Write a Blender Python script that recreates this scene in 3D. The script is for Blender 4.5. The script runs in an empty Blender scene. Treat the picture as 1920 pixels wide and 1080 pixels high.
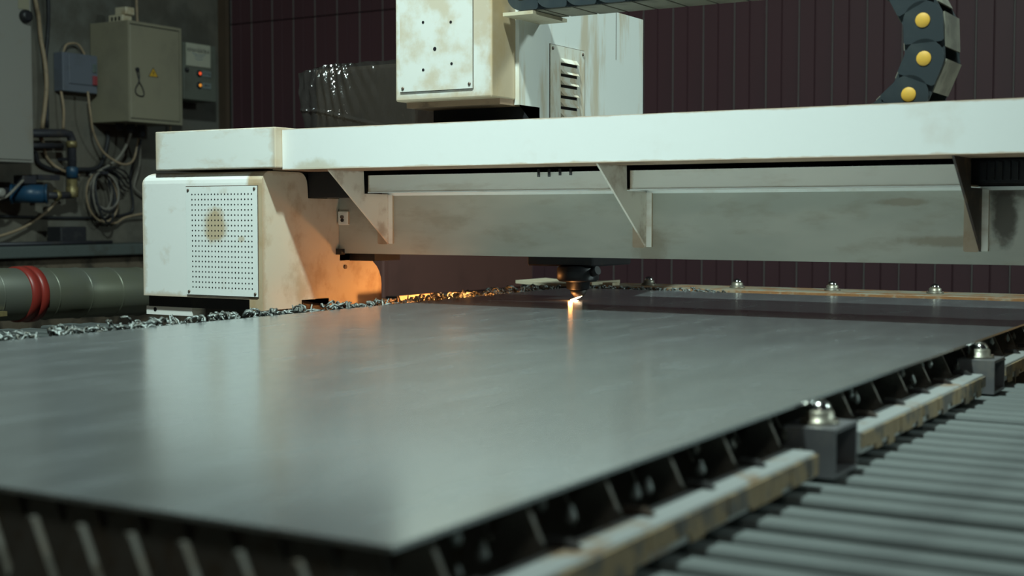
import bpy, bmesh, math, random
from mathutils import Vector, Matrix, Euler, noise
R = math.radians
scene = bpy.context.scene
COL = scene.collection
rnd = random.Random(7)

# ------------------------------------------------------------------ camera, world, lamps, exposure
# origin: the top face of the steel sheet is z = 0; X runs along the gantry, Y along the sheet
FLOOR = -0.85
cam_d = bpy.data.cameras.new('camera')
cam = bpy.data.objects.new('camera', cam_d)
COL.objects.link(cam)
cam.location = (0, 0, 0.2245)
cam.rotation_euler = (R(90 - 3.03), 0, R(30.97))
cam_d.sensor_width = 36
cam_d.lens = 47.8
cam_d.clip_start = 0.02
cam_d.dof.use_dof = True
cam_d.dof.focus_distance = 3.45
cam_d.dof.aperture_fstop = 4.0
scene.camera = cam

vs = scene.view_settings
vs.view_transform = 'Standard'
vs.look = 'None'
vs.exposure = 0.0
vs.gamma = 1.0
vs.use_curve_mapping = False

world = bpy.data.worlds.new('world')
scene.world = world
world.use_nodes = True
bg = world.node_tree.nodes['Background']
bg.inputs[0].default_value = (0.70, 0.66, 0.74, 1)
bg.inputs[1].default_value = 0.0155

def lamp(name, kind, loc, power, color, size=0.1, target=None):
    d = bpy.data.lights.new(name, kind)
    d.energy = power
    d.color = color
    if kind == 'AREA':
        d.shape = 'DISK'
        d.size = size
    else:
        d.shadow_soft_size = size
    o = bpy.data.objects.new(name, d)
    COL.objects.link(o)
    o.location = loc
    if target:
        o.rotation_euler = (Vector(target) - Vector(loc)).to_track_quat('-Z', 'Y').to_euler()
    return o

# the hall lamp that hangs over the front of the machine
hl = lamp('hall_lamp', 'AREA', (-1.0, 1.05, 3.35), 84, (0.78, 1.0, 0.94), 0.20, (-2.35, 2.6, 0))
hl.data.spread = R(115)                     # deep reflector
# a second, farther hall lamp beyond the machine on the right
h2 = lamp('far_hall_lamp', 'AREA', (3.2, 4.9, 2.7), 22, (0.78, 1.0, 0.95), 0.5, (-1.6, 3.2, 0.4))
h2.data.spread = R(80)
# and an added weak frontal fill far behind the camera
h3 = lamp('rear_fill', 'AREA', (1.2, -4.2, 2.7), 3.5, (0.95, 1.0, 0.90), 0.7, (-1.5, 2.5, 0.2))
h3.data.spread = R(80)

# ------------------------------------------------------------------ materials
MATS = {}
def new_mat(name):
    m = bpy.data.materials.new(name)
    m.use_nodes = True
    nt = m.node_tree
    return m, nt, nt.nodes['Principled BSDF']

def mth(nt, op, a, b=None, clamp=False):
    n = nt.nodes.new('ShaderNodeMath')
    n.operation = op
    n.use_clamp = clamp
    for i, v in enumerate((a, b)):
        if v is None:
            continue
        if isinstance(v, (int, float)):
            n.inputs[i].default_value = v
        else:
            nt.links.new(v, n.inputs[i])
    return n.outputs[0]

def ramp(nt, fac, lo, hi):
    n = nt.nodes.new('ShaderNodeMapRange')
    n.inputs[1].default_value = lo
    n.inputs[2].default_value = hi
    n.interpolation_type = 'SMOOTHSTEP'
    nt.links.new(fac, n.inputs[0])
    return n.outputs[0]

def noise_tex(nt, vec, scale, detail=4, rough=0.55, stretch=None):
    if stretch:
        mp = nt.nodes.new('ShaderNodeMapping')
        mp.inputs['Scale'].default_value = stretch
        nt.links.new(vec, mp.inputs[0])
        vec = mp.outputs[0]
    n = nt.nodes.new('ShaderNodeTexNoise')
    n.inputs['Scale'].default_value = scale
    n.inputs['Detail'].default_value = detail
    n.inputs['Roughness'].default_value = rough
    nt.links.new(vec, n.inputs['Vector'])
    return n.outputs[0]

def mixc(nt, fac, a, b):
    n = nt.nodes.new('ShaderNodeMix')
    n.data_type = 'RGBA'
    for s, v in ((n.inputs[0], fac), (n.inputs[6], a), (n.inputs[7], b)):
        if isinstance(v, tuple):
            s.default_value = (*v[:3], 1)
        elif isinstance(v, (int, float)):
            s.default_value = v
        else:
            nt.links.new(v, s)
    return n.outputs[2]

def surf(name, base, rough=0.5, metal=0.0, dirt=None, dirt_amt=0.0, scale=6, lo=0.5, hi=0.7, stretch=None,
         edge=None, edge_w=0.06, edge_amt=0.8, bump=0.0, bump_scale=60, spots=(), rvar=0.0, spec=0.5, second=None, coord='Object'):
    """painted / metal surface: base colour + noise dirt + dirt at the rims + single stains and painted shade"""
    if name in MATS:
        return MATS[name]
    m, nt, bs = new_mat(name)
    tc = nt.nodes.new('ShaderNodeTexCoord')
    vec = tc.outputs[coord]
    col = base
    n1 = noise_tex(nt, vec, scale, 5, 0.6, stretch)
    if second:                              # slow tone variation
        n0 = noise_tex(nt, vec, scale * 0.45, 3, 0.5, stretch)
        col = mixc(nt, ramp(nt, n0, 0.38, 0.62), base, second)
    if dirt:
        f = mth(nt, 'MULTIPLY', ramp(nt, n1, lo, hi), dirt_amt)
        col = mixc(nt, f, col, dirt)
        if edge:
            sp = nt.nodes.new('ShaderNodeSeparateXYZ')
            nt.links.new(tc.outputs['Generated'], sp.inputs[0])
            ds = []
            for a in edge:
                if a in 'xyz':
                    g = sp.outputs['xyz'.index(a)]
                    ds.append(mth(nt, 'MINIMUM', g, mth(nt, 'SUBTRACT', 1.0, g)))
            d = ds[0]
            for e in ds[1:]:
                d = mth(nt, 'MINIMUM', d, e)
            n2 = noise_tex(nt, vec, scale * 3.1, 4, 0.65)
            lim = mth(nt, 'MULTIPLY', mth(nt, 'MULTIPLY', n2, n2), edge_w * 4)
            fe = mth(nt, 'SUBTRACT', 1.0, mth(nt, 'DIVIDE', d, lim), True)
            col = mixc(nt, mth(nt, 'MULTIPLY', fe, edge_amt), col, dirt)
    for (c, r, sc, amt) in spots:
        v = nt.nodes.new('ShaderNodeVectorMath'); v.operation = 'SUBTRACT'
        nt.links.new(tc.outputs['Object'], v.inputs[0]); v.inputs[1].default_value = c
        w = nt.nodes.new('ShaderNodeVectorMath'); w.operation = 'DIVIDE'
        nt.links.new(v.outputs[0], w.inputs[0]); w.inputs[1].default_value = r
        l = nt.nodes.new('ShaderNodeVectorMath'); l.operation = 'LENGTH'
        nt.links.new(w.outputs[0], l.inputs[0])
        n3 = noise_tex(nt, tc.outputs['Object'], 35, 3, 0.6)
        dd = mth(nt, 'ADD', l.outputs['Value'], mth(nt, 'MULTIPLY', mth(nt, 'SUBTRACT', n3, 0.5), 0.9))
        f = mth(nt, 'SUBTRACT', 1.0, ramp(nt, dd, 0.55, 1.15))
        col = mixc(nt, mth(nt, 'MULTIPLY', f, amt), col, sc)
    if isinstance(col, tuple):
        bs.inputs['Base Color'].default_value = (*col[:3], 1)
    else:
        nt.links.new(col, bs.inputs['Base Color'])
    bs.inputs['Metallic'].default_value = metal
    bs.inputs['Specular IOR Level'].default_value = spec
    if rvar:
        rr = mth(nt, 'ADD', rough - rvar, mth(nt, 'MULTIPLY', n1, 2 * rvar))
        nt.links.new(rr, bs.inputs['Roughness'])
    else:
        bs.inputs['Roughness'].default_value = rough
    if bump:
        b = nt.nodes.new('ShaderNodeBump')
        b.inputs['Strength'].default_value = bump
        b.inputs['Distance'].default_value = 0.01
        nt.links.new(noise_tex(nt, vec, bump_scale, 5, 0.6, stretch), b.inputs['Height'])
        nt.links.new(b.outputs[0], bs.inputs['Normal'])
    MATS[name] = m
    return m

def glow(name, color, strength):
    m, nt, bs = new_mat(name)
    bs.inputs['Base Color'].default_value = (*color, 1)
    bs.inputs['Emission Color'].default_value = (*color, 1)
    bs.inputs['Emission Strength'].default_value = strength
    MATS[name] = m
    return m

RUST = (0.30, 0.16, 0.07)
WHITE = (0.90, 0.91, 0.88)
M_white = surf('white_paint', WHITE, 0.42, dirt=(0.50, 0.36, 0.20), dirt_amt=0.45, scale=7, lo=0.52, hi=0.75, bump=0.03)
M_house = surf('housing_paint', WHITE, 0.40, dirt=(0.50, 0.34, 0.18), dirt_amt=0.45, scale=9, lo=0.55, hi=0.72, edge='xz', edge_w=0.035, edge_amt=0.7, bump=0.03)
M_cover = surf('cover_paint', (0.80, 0.82, 0.80), 0.38, dirt=(0.45, 0.27, 0.13), dirt_amt=0.16, scale=5, lo=0.58, hi=0.75,
               edge='z', edge_w=0.035, edge_amt=0.8, bump=0.02,
               spots=[((-2.19, 2.69, 0.335), (0.085, 0.1, 0.036), (0.58, 0.52, 0.40), 0.75), ((-1.45, 2.69, 0.338), (0.02, 0.1, 0.012), (0.55, 0.42, 0.28), 0.7)])
M_cap = surf('cap_paint', (0.82, 0.84, 0.80), 0.4, dirt=(0.52, 0.36, 0.20), dirt_amt=0.5, scale=6, lo=0.5, hi=0.72, stretch=(1, 1, 2.2), edge='xz', edge_w=0.05, edge_amt=0.7)
M_zbox = surf('carriage_paint', (0.73, 0.735, 0.69), 0.42, dirt=(0.48, 0.33, 0.16), dirt_amt=0.6, scale=8, lo=0.47, hi=0.68, edge='xz', edge_w=0.035, edge_amt=0.75)
M_zpan = surf('carriage_panel_paint', (0.73, 0.735, 0.69), 0.42, dirt=(0.52, 0.38, 0.20), dirt_amt=0.55, scale=10, lo=0.46, hi=0.66)
M_cab2 = surf('rear_housing_paint', (0.76, 0.79, 0.75), 0.42, dirt=(0.52, 0.38, 0.2), dirt_amt=0.6, scale=5, lo=0.5, hi=0.66, stretch=(1, 3.0, 0.45))
M_louv = surf('louver_paint', (0.76, 0.75, 0.66), 0.45, dirt=(0.50, 0.33, 0.15), dirt_amt=0.6, scale=12, lo=0.46, hi=0.64, stretch=(1, 2.5, 0.6))
M_vent = surf('vent_paint', (0.88, 0.91, 0.88), 0.42, dirt=(0.55, 0.40, 0.22), dirt_amt=0.35, scale=12, lo=0.58, hi=0.74,
              spots=[((-2.511, 2.667, 0.200), (0.042, 0.05, 0.052), (0.50, 0.33, 0.13), 0.75), ((-2.42, 2.667, 0.165), (0.013, 0.05, 0.010), (0.5, 0.33, 0.13), 0.5)])
M_side = surf('truck_side_paint', (0.70, 0.62, 0.49), 0.45, dirt=(0.42, 0.26, 0.12), dirt_amt=0.55, scale=9, lo=0.5, hi=0.7, edge='yz', edge_w=0.03, edge_amt=0.6)
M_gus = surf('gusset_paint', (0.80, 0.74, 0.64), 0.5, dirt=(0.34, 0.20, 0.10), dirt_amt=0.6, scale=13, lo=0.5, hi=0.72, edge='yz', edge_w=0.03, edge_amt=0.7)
M_soot_shade = surf('sooty_shaded_gusset', (0.05, 0.035, 0.028), 0.6, dirt=(0.16, 0.10, 0.06), dirt_amt=0.6, scale=20, lo=0.5, hi=0.7)  # soot, darkened further with the shade of the gusset's right face
M_strip = surf('tray_paint', (0.93, 0.90, 0.82), 0.45, dirt=(0.50, 0.36, 0.22), dirt_amt=0.4, scale=8, lo=0.52, hi=0.74, stretch=(0.5, 1, 2), edge='x', edge_w=0.012, edge_amt=0.9)
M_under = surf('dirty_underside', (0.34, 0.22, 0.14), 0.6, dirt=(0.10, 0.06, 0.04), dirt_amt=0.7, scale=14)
M_panel = surf('brushed_panel', (0.57, 0.56, 0.49), 0.42, 0.25, dirt=(0.33, 0.27, 0.19), dirt_amt=0.45, scale=14, lo=0.48, hi=0.74, stretch=(0.5, 1, 1.5), rvar=0.08, bump=0.03, bump_scale=120, second=(0.49, 0.49, 0.43),
               spots=[((-0.585, 2.986, 0.235), (0.030, 0.1, 0.075), (0.06, 0.045, 0.035), 0.85), ((-0.56, 2.986, 0.282), (0.09, 0.1, 0.02), (0.07, 0.05, 0.04), 0.7),  # dark spots beside the third gusset: its shadow painted in
                      ((-1.40, 2.986, 0.15), (0.05, 0.1, 0.05), (0.30, 0.22, 0.14), 0.5), ((-0.70, 2.986, 0.17), (0.10, 0.1, 0.014), (0.27, 0.18, 0.10), 0.5), ((-0.80, 2.986, 0.255), (0.07, 0.1, 0.010), (0.30, 0.20, 0.12), 0.45)])
M_black = surf('black_metal', (0.012, 0.012, 0.015), 0.45, dirt=(0.03, 0.025, 0.02), dirt_amt=0.6, scale=20)
M_dark = surf('dark_steel', (0.045, 0.042, 0.042), 0.5, 0.3, dirt=(0.08, 0.05, 0.03), dirt_amt=0.7, scale=14)
M_screw = surf('screw_steel', (0.16, 0.13, 0.11), 0.4, 0.6, dirt=RUST, dirt_amt=0.5, scale=200)
M_line = surf('seam_grime', (0.10, 0.08, 0.06), 0.7, dirt=(0.2, 0.12, 0.06), dirt_amt=0.5, scale=40)
M_slat = surf('slat_steel', (0.20, 0.19, 0.165), 0.5, 0.3, dirt=(0.16, 0.12, 0.08), dirt_amt=0.7, scale=30, lo=0.45, hi=0.65, bump=0.2, bump_scale=200)
M_slag = surf('slag_metal', (0.34, 0.37, 0.36), 0.35, 0.7, dirt=(0.10, 0.09, 0.07), dirt_amt=0.8, scale=60, lo=0.45, hi=0.6, bump=0.4, bump_scale=250)
M_bar = surf('side_bar_steel', (0.47, 0.49, 0.48), 0.5, 0.25, dirt=(0.34, 0.20, 0.09), dirt_amt=0.8, scale=16, lo=0.52, hi=0.68, bump=0.1)
M_bars = surf('side_bar_scale', (0.38, 0.28, 0.16), 0.6, dirt=(0.15, 0.145, 0.135), dirt_amt=0.9, scale=22, lo=0.45, hi=0.6, bump=0.3)
M_tube = surf('block_steel', (0.20, 0.20, 0.21), 0.5, 0.4, dirt=(0.30, 0.28, 0.25), dirt_amt=0.6, scale=30)
M_ball = surf('ball_chrome', (0.72, 0.73, 0.70), 0.18, 1.0, dirt=(0.4, 0.3, 0.2), dirt_amt=0.5, scale=60)
M_cup = surf('ball_cup', (0.36, 0.34, 0.28), 0.4, 0.7, dirt=(0.2, 0.12, 0.06), dirt_amt=0.6, scale=60)
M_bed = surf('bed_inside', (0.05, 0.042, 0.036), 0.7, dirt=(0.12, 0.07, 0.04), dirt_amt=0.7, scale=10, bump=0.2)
M_frame = surf('table_frame_paint', (0.29, 0.265, 0.20), 0.55, dirt=(0.28, 0.13, 0.05), dirt_amt=0.85, scale=13, lo=0.42, hi=0.6, bump=0.1)
M_rustf = surf('rusty_edge', (0.42, 0.20, 0.08), 0.65, dirt=(0.50, 0.42, 0.30), dirt_amt=0.8, scale=24, lo=0.5, hi=0.62, bump=0.3)
M_bell = surf('bellows_cloth', (0.185, 0.205, 0.20), 0.55, dirt=(0.12, 0.13, 0.13), dirt_amt=0.6, scale=7, lo=0.45, hi=0.7, bump=0.05)
M_bell_shade = surf('shaded_bellows_cloth', (0.075, 0.085, 0.082), 0.6, dirt=(0.045, 0.05, 0.05), dirt_amt=0.7, scale=8, lo=0.42, hi=0.66)  # bellows cloth with the shade on the left side put into its colour
M_chain = surf('chain_plastic', (0.026, 0.036, 0.042), 0.5, dirt=(0.045, 0.055, 0.055), dirt_amt=0.6, scale=15, bump=0.03)
M_bridge = surf('chain_crossbar_plastic', (0.24, 0.23, 0.18), 0.55, dirt=(0.12, 0.11, 0.09), dirt_amt=0.7, scale=18, lo=0.45, hi=0.65)
M_pin = surf('yellow_plastic', (0.80, 0.46, 0.06), 0.55, dirt=(0.6, 0.4, 0.12), dirt_amt=0.4, scale=40)
M_conc = surf('old_concrete', (0.14, 0.125, 0.10), 0.85, dirt=(0.075, 0.068, 0.055), dirt_amt=0.85, scale=3.2, lo=0.42, hi=0.66, bump=0.35, bump_scale=25, second=(0.13, 0.13, 0.115))
M_ledge = surf('ledge_paint', (0.075, 0.09, 0.085), 0.7, dirt=(0.05, 0.045, 0.035), dirt_amt=0.8, scale=7, bump=0.2)
M_plinth = surf('plinth_concrete', (0.13, 0.10, 0.07), 0.9, dirt=(0.035, 0.028, 0.02), dirt_amt=0.9, scale=6, lo=0.45, hi=0.6, bump=0.8, bump_scale=18)
M_board = surf('wine_cladding', (0.080, 0.034, 0.042), 0.5, dirt=(0.068, 0.032, 0.039), dirt_amt=0.8, scale=2.5, lo=0.4, hi=0.65, stretch=(1, 1, 0.3))
M_seam = surf('cladding_seam', (0.17, 0.155, 0.15), 0.5, dirt=(0.14, 0.10, 0.09), dirt_amt=0.8, scale=6, stretch=(1, 1, 0.4))
M_grey = surf('grey_cabinet_paint', (0.285, 0.26, 0.185), 0.5, dirt=(0.22, 0.20, 0.15), dirt_amt=0.6, scale=6, lo=0.45, hi=0.7)
M_grey2 = surf('pale_cabinet_paint', (0.26, 0.25, 0.225), 0.5, dirt=(0.24, 0.19, 0.14), dirt_amt=0.5, scale=7, lo=0.55, hi=0.75)
M_ctl = surf('control_box_paint', (0.135, 0.145, 0.12), 0.5, dirt=(0.10, 0.10, 0.08), dirt_amt=0.6, scale=9)
M_blue = surf('switch_box_plastic', (0.125, 0.14, 0.175), 0.5, dirt=(0.10, 0.11, 0.125), dirt_amt=0.6, scale=14)
M_motor = surf('motor_blue', (0.015, 0.06, 0.12), 0.4, dirt=(0.05, 0.07, 0.09), dirt_amt=0.6, scale=20)
M_brass = surf('dull_brass', (0.30, 0.24, 0.11), 0.45, 0.5, dirt=(0.10, 0.08, 0.05), dirt_amt=0.7, scale=30)
M_pipe = surf('dark_pipe', (0.03, 0.03, 0.038), 0.5, dirt=(0.06, 0.05, 0.04), dirt_amt=0.6, scale=15)
M_ctan = surf('tan_cable_sheath', (0.34, 0.25, 0.16), 0.6, dirt=(0.2, 0.16, 0.11), dirt_amt=0.7, scale=25)
M_cgrey = surf('grey_cable_sheath', (0.22, 0.20, 0.17), 0.6, dirt=(0.12, 0.1, 0.09), dirt_amt=0.7, scale=25)
M_cblk = surf('black_cable_sheath', (0.018, 0.018, 0.022), 0.55, dirt=(0.04, 0.04, 0.04), dirt_amt=0.6, scale=25)
M_duct = surf('galvanised_duct', (0.12, 0.125, 0.09), 0.42, 0.4, dirt=(0.11, 0.115, 0.10), dirt_amt=0.7, scale=5, lo=0.4, hi=0.65, rvar=0.1)
M_red = surf('red_clamp_paint', (0.22, 0.025, 0.018), 0.4, dirt=(0.16, 0.03, 0.02), dirt_amt=0.6, scale=20)
M_paper = surf('paper_label', (0.45, 0.45, 0.36), 0.7, dirt=(0.36, 0.35, 0.28), dirt_amt=0.5, scale=20)
M_ink = surf('black_ink', (0.02, 0.02, 0.025), 0.7, dirt=(0.04, 0.04, 0.05), dirt_amt=0.5, scale=80)
M_inkb = surf('pale_blue_ink', (0.16, 0.20, 0.26), 0.7, dirt=(0.25, 0.26, 0.28), dirt_amt=0.5, scale=80)
M_warn = surf('warning_yellow', (0.62, 0.36, 0.03), 0.6, dirt=(0.4, 0.25, 0.05), dirt_amt=0.4, scale=60)
M_tag = surf('plate_label', (0.22, 0.26, 0.26), 0.6, dirt=(0.16, 0.19, 0.19), dirt_amt=0.5, scale=60)
M_bbtn = surf('grey_button', (0.10, 0.13, 0.12), 0.5, dirt=(0.08, 0.1, 0.1), dirt_amt=0.5, scale=60)
M_rbtn = surf('dull_red_button', (0.28, 0.04, 0.05), 0.5, dirt=(0.2, 0.04, 0.04), dirt_amt=0.5, scale=60)
M_cup2 = surf('cupboard_brown', (0.12, 0.052, 0.042), 0.55, dirt=(0.09, 0.04, 0.033), dirt_amt=0.7, scale=4)
M_floor = surf('floor_concrete', (0.10, 0.095, 0.085), 0.8, dirt=(0.05, 0.045, 0.04), dirt_amt=0.8, scale=3, bump=0.2)
M_wood = surf('brown_trim', (0.09, 0.06, 0.04), 0.6, dirt=(0.05, 0.035, 0.025), dirt_amt=0.6, scale=8, stretch=(1, 1, 0.2))
M_card = surf('carton_brown', (0.13, 0.10, 0.08), 0.6, dirt=(0.05, 0.04, 0.035), dirt_amt=0.7, scale=6)
M_beige = surf('beige_plate', (0.58, 0.52, 0.38), 0.5, dirt=(0.40, 0.28, 0.15), dirt_amt=0.6, scale=18)
M_lred = glow('red_pilot_light', (1.0, 0.10, 0.03), 0.8)
M_lamb = glow('amber_pilot_light', (1.0, 0.36, 0.04), 0.6)
M_spark = glow('spark_glow', (1.0, 0.72, 0.45), 5)

# the sheet: rolled steel with milky streaks
def sheet_mat():
    m, nt, bs = new_mat('rolled_steel')
    tc = nt.nodes.new('ShaderNodeTexCoord')
    v = tc.outputs['Object']
    n1 = noise_tex(nt, v, 2.2, 5, 0.6, (1.0, 0.55, 1))
    n2 = noise_tex(nt, v, 9, 4, 0.6, (1.6, 0.5, 1))
    col = mixc(nt, ramp(nt, n1, 0.35, 0.66), (0.56, 0.58, 0.585), (0.66, 0.67, 0.67))
    col = mixc(nt, mth(nt, 'MULTIPLY', ramp(nt, n2, 0.50, 0.80), 0.12), col, (0.60, 0.61, 0.59))
    out = nt.nodes['Material Output']
    bs2 = nt.nodes.new('ShaderNodeBsdfPrincipled')
    nt.links.new(col, bs.inputs['Base Color'])
    bs2.inputs['Base Color'].default_value = (0.60, 0.64, 0.655, 1)
    bs.inputs['Metallic'].default_value = 1.0
    nt.links.new(mth(nt, 'ADD', 0.13, mth(nt, 'MULTIPLY', n1, 0.12)), bs.inputs['Roughness'])
    bs2.inputs['Metallic'].default_value = 0.95
    bs2.inputs['Roughness'].default_value = 0.60
    b = nt.nodes.new('ShaderNodeBump')
    b.inputs['Strength'].default_value = 0.03
    b.inputs['Distance'].default_value = 0.01
    nt.links.new(noise_tex(nt, v, 3.0, 2, 0.5), b.inputs['Height'])
    nt.links.new(b.outputs[0], bs.inputs['Normal'])
    mx = nt.nodes.new('ShaderNodeMixShader')
    nt.links.new(mth(nt, 'ADD', 0.22, mth(nt, 'MULTIPLY', ramp(nt, n2, 0.40, 0.80), 0.12)), mx.inputs[0])
    nt.links.new(bs.outputs[0], mx.inputs[1]); nt.links.new(bs2.outputs[0], mx.inputs[2])
    nt.links.new(mx.outputs[0], out.inputs[0])
    return m
M_sheet = sheet_mat()

# stretch film: mostly clear, glossy
def film_mat():
    m = bpy.data.materials.new('stretch_film')
    m.use_nodes = True
    nt = m.node_tree
    nt.nodes.clear()
    out = nt.nodes.new('ShaderNodeOutputMaterial')
    tr = nt.nodes.new('ShaderNodeBsdfTransparent'); tr.inputs[0].default_value = (0.86, 0.84, 0.80, 1)
    gl = nt.nodes.new('ShaderNodeBsdfPrincipled')
    gl.inputs['Base Color'].default_value = (0.035, 0.032, 0.03, 1)
    gl.inputs['Roughness'].default_value = 0.10
    gl.inputs['Specular IOR Level'].default_value = 0.9
    tc = nt.nodes.new('ShaderNodeTexCoord')
    b = nt.nodes.new('ShaderNodeBump'); b.inputs['Strength'].default_value = 0.25; b.inputs['Distance'].default_value = 0.01
    nt.links.new(noise_tex(nt, tc.outputs['Object'], 38, 3, 0.6, (1.4, 1, 0.45)), b.inputs['Height'])
    nt.links.new(b.outputs[0], gl.inputs['Normal'])
    mx = nt.nodes.new('ShaderNodeMixShader'); mx.inputs[0].default_value = 0.55
    nt.links.new(tr.outputs[0], mx.inputs[1]); nt.links.new(gl.outputs[0], mx.inputs[2])
    nt.links.new(mx.outputs[0], out.inputs[0])
    return m
M_film = film_mat()

# ------------------------------------------------------------------ mesh helpers
class MB:
    def __init__(s):
        s.bm = bmesh.new()
    def box(s, x0, x1, y0, y1, z0, z1, mi=0):
        v = [s.bm.verts.new(p) for p in ((x0, y0, z0), (x1, y0, z0), (x1, y1, z0), (x0, y1, z0), (x0, y0, z1), (x1, y0, z1), (x1, y1, z1), (x0, y1, z1))]
        for f in ((0, 3, 2, 1), (4, 5, 6, 7), (0, 1, 5, 4), (1, 2, 6, 5), (2, 3, 7, 6), (3, 0, 4, 7)):
            s.bm.faces.new([v[i] for i in f]).material_index = mi
        return s
    def prism(s, pts, axis, a0, a1, mi=0):
        """polygon extruded along an axis; pts are the other two coordinates in x, y, z order"""
        def P(p, a):
            return {'x': (a, p[0], p[1]), 'y': (p[0], a, p[1]), 'z': (p[0], p[1], a)}[axis]
        A = [s.bm.verts.new(P(p, a0)) for p in pts]
        B = [s.bm.verts.new(P(p, a1)) for p in pts]
        n = len(pts)
        fs = [s.bm.faces.new(A), s.bm.faces.new(B[::-1])]
        for i in range(n):
            fs.append(s.bm.faces.new((A[i], B[i], B[(i + 1) % n], A[(i + 1) % n])))
        for f in fs:
            f.material_index = mi
        return s
    def cyl(s, p0, p1, r0, r1=None, n=20, mi=0, smooth=True):
        r1 = r0 if r1 is None else r1
        p0, p1 = Vector(p0), Vector(p1)
        d = (p1 - p0).normalized()
        u = d.orthogonal().normalized(); w = d.cross(u)
        A, B = [], []
        for i in range(n):
            t = 2 * math.pi * i / n
            o = u * math.cos(t) + w * math.sin(t)
            A.append(s.bm.verts.new(p0 + o * r0)); B.append(s.bm.verts.new(p1 + o * r1))
        s.bm.faces.new(A[::-1]).material_index = mi
        s.bm.faces.new(B).material_index = mi
        for i in range(n):
            f = s.bm.faces.new((A[i], A[(i + 1) % n], B[(i + 1) % n], B[i]))
            f.smooth = smooth; f.material_index = mi
        return s
    def tube(s, pts, r, n=8, closed=False, cap=True):
        pts = [Vector(p) for p in pts]
        rings = []
        N = len(pts)
        u = None
        for i, p in enumerate(pts):
            a = pts[(i - 1) % N] if (closed or i > 0) else p
            b = pts[(i + 1) % N] if (closed or i < N - 1) else p
            d = (b - a).normalized()
            if u is None:
                u = d.orthogonal().normalized()
            else:
                u = (u - d * u.dot(d)).normalized()
            w = d.cross(u)
            rr = r[i] if isinstance(r, (list, tuple)) else r
            rings.append([s.bm.verts.new(p + (u * math.cos(2 * math.pi * k / n) + w * math.sin(2 * math.pi * k / n)) * rr) for k in range(n)])
        for i in range(N if closed else N - 1):
            A, B = rings[i], rings[(i + 1) % N]
            for k in range(n):
                f = s.bm.faces.new((A[k], A[(k + 1) % n], B[(k + 1) % n], B[k])); f.smooth = True
        if cap and not closed:
            s.bm.faces.new(rings[0][::-1]); s.bm.faces.new(rings[-1])
        return s
    def lathe(s, prof, c, axis='z', n=24, mi=0):
        """prof: (radius, height) from bottom to top"""
        rings = []
        for r, h in prof:
            ring = []
            for i in range(n):
                t = 2 * math.pi * i / n
                a, b = r * math.cos(t), r * math.sin(t)
                q = {'z': (a, b, h), 'x': (h, a, b), 'y': (b, h, a)}[axis]
                ring.append(s.bm.verts.new((c[0] + q[0], c[1] + q[1], c[2] + q[2])))
            rings.append(ring)
        for A, B in zip(rings, rings[1:]):
            for i in range(n):
                f = s.bm.faces.new((A[i], A[(i + 1) % n], B[(i + 1) % n], B[i])); f.smooth = True; f.material_index = mi
        s.bm.faces.new(rings[0][::-1]).material_index = mi
        s.bm.faces.new(rings[-1]).material_index = mi
        return s
    def bevel(s, w, seg=2, sel=None):
        s.bm.normal_update()
        es = [e for e in s.bm.edges if (sel is None or sel(e)) and len(e.link_faces) == 2 and e.calc_face_angle(0) > 0.4]
        bmesh.ops.bevel(s.bm, geom=es, offset=w, segments=seg, affect='EDGES', profile=0.5)
        return s
    def mesh(s, name, mats):
        bmesh.ops.recalc_face_normals(s.bm, faces=s.bm.faces)
        me = bpy.data.meshes.new(name)
        s.bm.to_mesh(me); s.bm.free()
        for m in (mats if isinstance(mats, (list, tuple)) else [mats]):
            me.materials.append(m)
        return me
    def build(s, name, mats, parent=None):
        return put(name, s.mesh(name, mats), parent)

def put(name, me, parent=None, loc=(0, 0, 0), rot=None):
    o = bpy.data.objects.new(name, me)
    COL.objects.link(o)
    o.location = loc
    if rot:
        o.rotation_euler = rot
    if parent is not None:
        o.parent = parent
        o.matrix_parent_inverse = Matrix.Translation(-Vector(parent.get('_b', (0, 0, 0))))   # parts keep world coordinates
    return o

def tag(o, label, cat, group=None):
    o['label'] = label; o['category'] = cat
    if group:
        o['group'] = group
    return o

def thing(name, loc, label, cat, group=None):
    o = bpy.data.objects.new(name, None)
    COL.objects.link(o)
    o.location = loc
    o['_b'] = list(loc)
    o.empty_display_size = 0.05
    return tag(o, label, cat, group)

def spline(pts, k=6):
    """Catmull-Rom through the points"""
    P = [Vector(p) for p in pts]
    P = [P[0] * 2 - P[1]] + P + [P[-1] * 2 - P[-2]]
    out = []
    for i in range(1, len(P) - 2):
        for j in range(k):
            t = j / k
            a, b, c, d = P[i - 1:i + 3]
            out.append(0.5 * ((2 * b) + (c - a) * t + (2 * a - 5 * b + 4 * c - d) * t * t + (3 * b - a - 3 * c + d) * t ** 3))
    out.append(P[-2])
    return out

def text_mesh(body, size, loc, rot, mat, name, parent, extrude=0.0006):
    cu = bpy.data.curves.new('lettering', 'FONT')
    cu.body = body; cu.size = size; cu.align_x = 'CENTER'; cu.align_y = 'CENTER'; cu.extrude = extrude
    t = bpy.data.objects.new('lettering_curve', cu)
    COL.objects.link(t)
    dg = bpy.context.evaluated_depsgraph_get()
    me = bpy.data.meshes.new_from_object(t.evaluated_get(dg))
    bpy.data.objects.remove(t); bpy.data.curves.remove(cu)
    me.materials.clear(); me.materials.append(mat)
    me.transform(Matrix.Translation(loc) @ Euler(rot).to_matrix().to_4x4())
    return put(name, me, parent)

def struct(o):
    o['kind'] = 'structure'
    return o

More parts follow.
